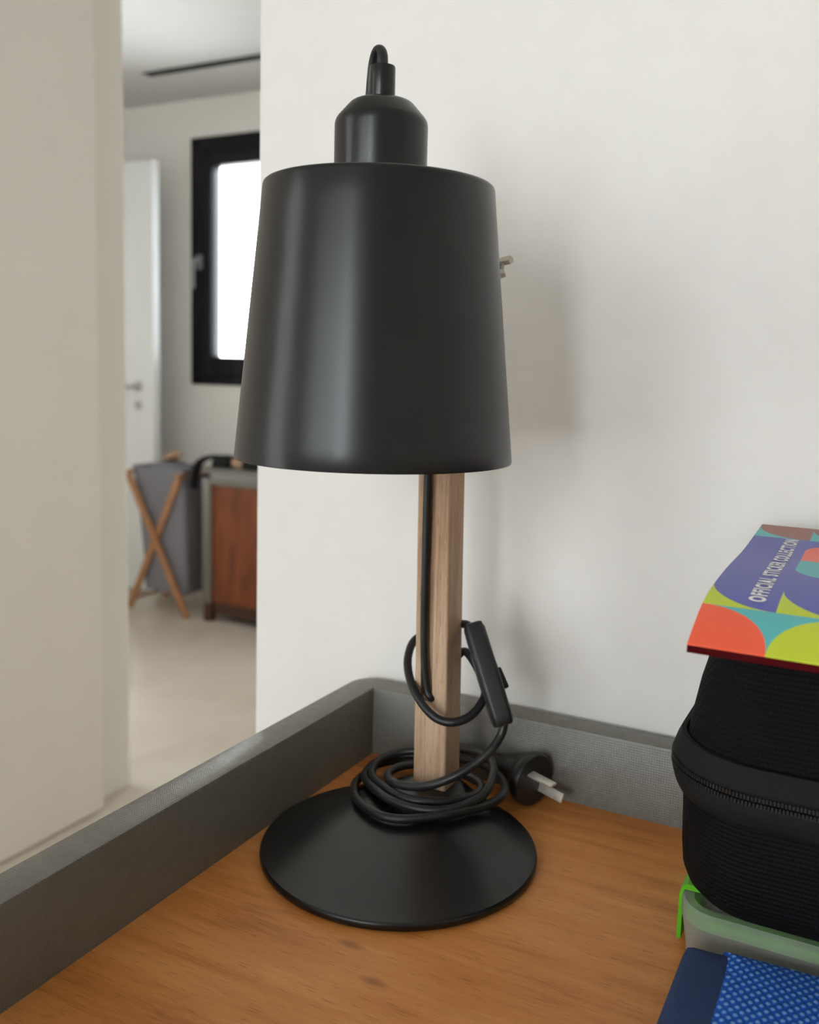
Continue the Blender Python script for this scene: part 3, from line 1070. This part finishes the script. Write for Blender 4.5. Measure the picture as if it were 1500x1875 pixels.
# X-frame laundry hamper
hp = tag(empty('laundry_hamper', (-2.59, 2.64, 0)), 'grey cloth laundry hamper on crossed wooden legs beside the far cabinet', 'hamper')
for y in (2.555, 2.79):
    bm = bmesh.new()
    frame_bar(bm, *rel(hp, (-2.765, y, .640), (-2.415, y, .004)), .028, .016, (1, 0, 0))
    obj('leg', bm, 'beech', hp)
    bm = bmesh.new()
    frame_bar(bm, *rel(hp, (-2.470, y + .017, .640), (-2.775, y + .017, .004)), .028, .016, (1, 0, 0))
    obj('leg', bm, 'beech', hp)
for x in (-2.765, -2.470):
    bm = bmesh.new()
    tube(bm, rel(hp, (x, 2.550, .640), (x, 2.812, .640)), .010, 10, smooth=False)
    obj('top_rail', bm, 'beech', hp, True)
bm = bmesh.new()
tube(bm, rel(hp, (-2.745, 2.56, .05), (-2.745, 2.80, .05)), .008, 10, smooth=False)
obj('stretcher', bm, 'beech', hp, True)
bm = bmesh.new()
bag = []
for z, xa, xb in ((.098, -2.690, -2.455), (.105, -2.700, -2.445), (.25, -2.705, -2.448), (.40, -2.722, -2.452), (.55, -2.742, -2.458), (.655, -2.768, -2.462), (.668, -2.772, -2.460)):
    bag.append(rrect(xa, xb, 2.582, 2.783, .020, z, 5))
for z, xa, xb in ((.665, -2.766, -2.466), (.54, -2.738, -2.462), (.25, -2.700, -2.452), (.107, -2.694, -2.452)):
    bag.append(rrect(xa, xb, 2.587, 2.778, .018, z, 5))
rings(bm, shift(bag, hp))
obj('bag', bm, 'grey_fabric', hp, True)
bm = bmesh.new()
random.seed(11)
bmesh.ops.create_icosphere(bm, subdivisions=3, radius=1)
for v in bm.verts:
    n = 1 + .10 * math.sin(5 * v.co.x + 2) * math.sin(4 * v.co.y + 1)
    v.co = Vector((v.co.x * .125 * n, v.co.y * .085 * n, v.co.z * .062 * n))
lq = tag(obj('folded_laundry', bm, 'grey_fabric', None, 'all', (-2.615, 2.683, .632)), 'heap of grey laundry filling the hamper', 'laundry')
bm = bmesh.new()
bmesh.ops.create_icosphere(bm, subdivisions=3, radius=1)
for v in bm.verts:
    n = 1 + .18 * math.sin(4 * v.co.x + 1)
    v.co = Vector((v.co.x * .052, v.co.y * .035 * n, v.co.z * .019 * n + .008 * math.sin(3 * v.co.x)))
tag(obj('rolled_sock', bm, 'tan', None, 'all', (-2.60, 2.67, .713)), 'small brown rolled sock on the laundry heap', 'sock')

# black waist bag on the far cabinet
wb = tag(empty('waist_bag', (-2.19, 2.66, ct)), 'black waist bag with tan clasp on the low far cabinet', 'bag')
for xa, xb, h in ((-2.335, -2.225, .050), (-2.168, -2.045, .052)):
    bm = bmesh.new()
    rings(bm, shift(rbox_loops(xa, xb, 2.605, 2.715, .030, [(ct + .001, .010), (ct + .006, .002), (ct + .020, 0), (ct + h * .75, .006), (ct + h * .95, .018), (ct + h, .035)], 6), wb))
    obj('bag_pocket', bm, 'charcoal', wb, True)
bm = bmesh.new()
rings(bm, shift(rbox_loops(-2.232, -2.160, 2.625, 2.695, .012, [(ct + .001, .006), (ct + .008, 0), (ct + .034, .001), (ct + .042, .01)], 5), wb))
obj('clasp', bm, 'tan', wb, True)
bm = bmesh.new()
SP = catmull(rel(wb, (-2.300, 2.64, ct + .042), (-2.345, 2.62, ct + .040), (-2.385, 2.600, ct + .012), (-2.402, 2.592, ct - .040), (-2.408, 2.590, ct - .10)), 6)
lps = []
for i, p in enumerate(SP):
    t = (SP[min(i + 1, len(SP) - 1)] - SP[max(i - 1, 0)]).normalized()
    side = Vector((0, 1, 0))
    nn = t.cross(side).normalized()
    lps.append([p + side * .020 + nn * .009, p - side * .020 + nn * .009, p - side * .020 - nn * .009, p + side * .020 - nn * .009])
rings(bm, lps)
obj('strap', bm, 'charcoal', wb, True)
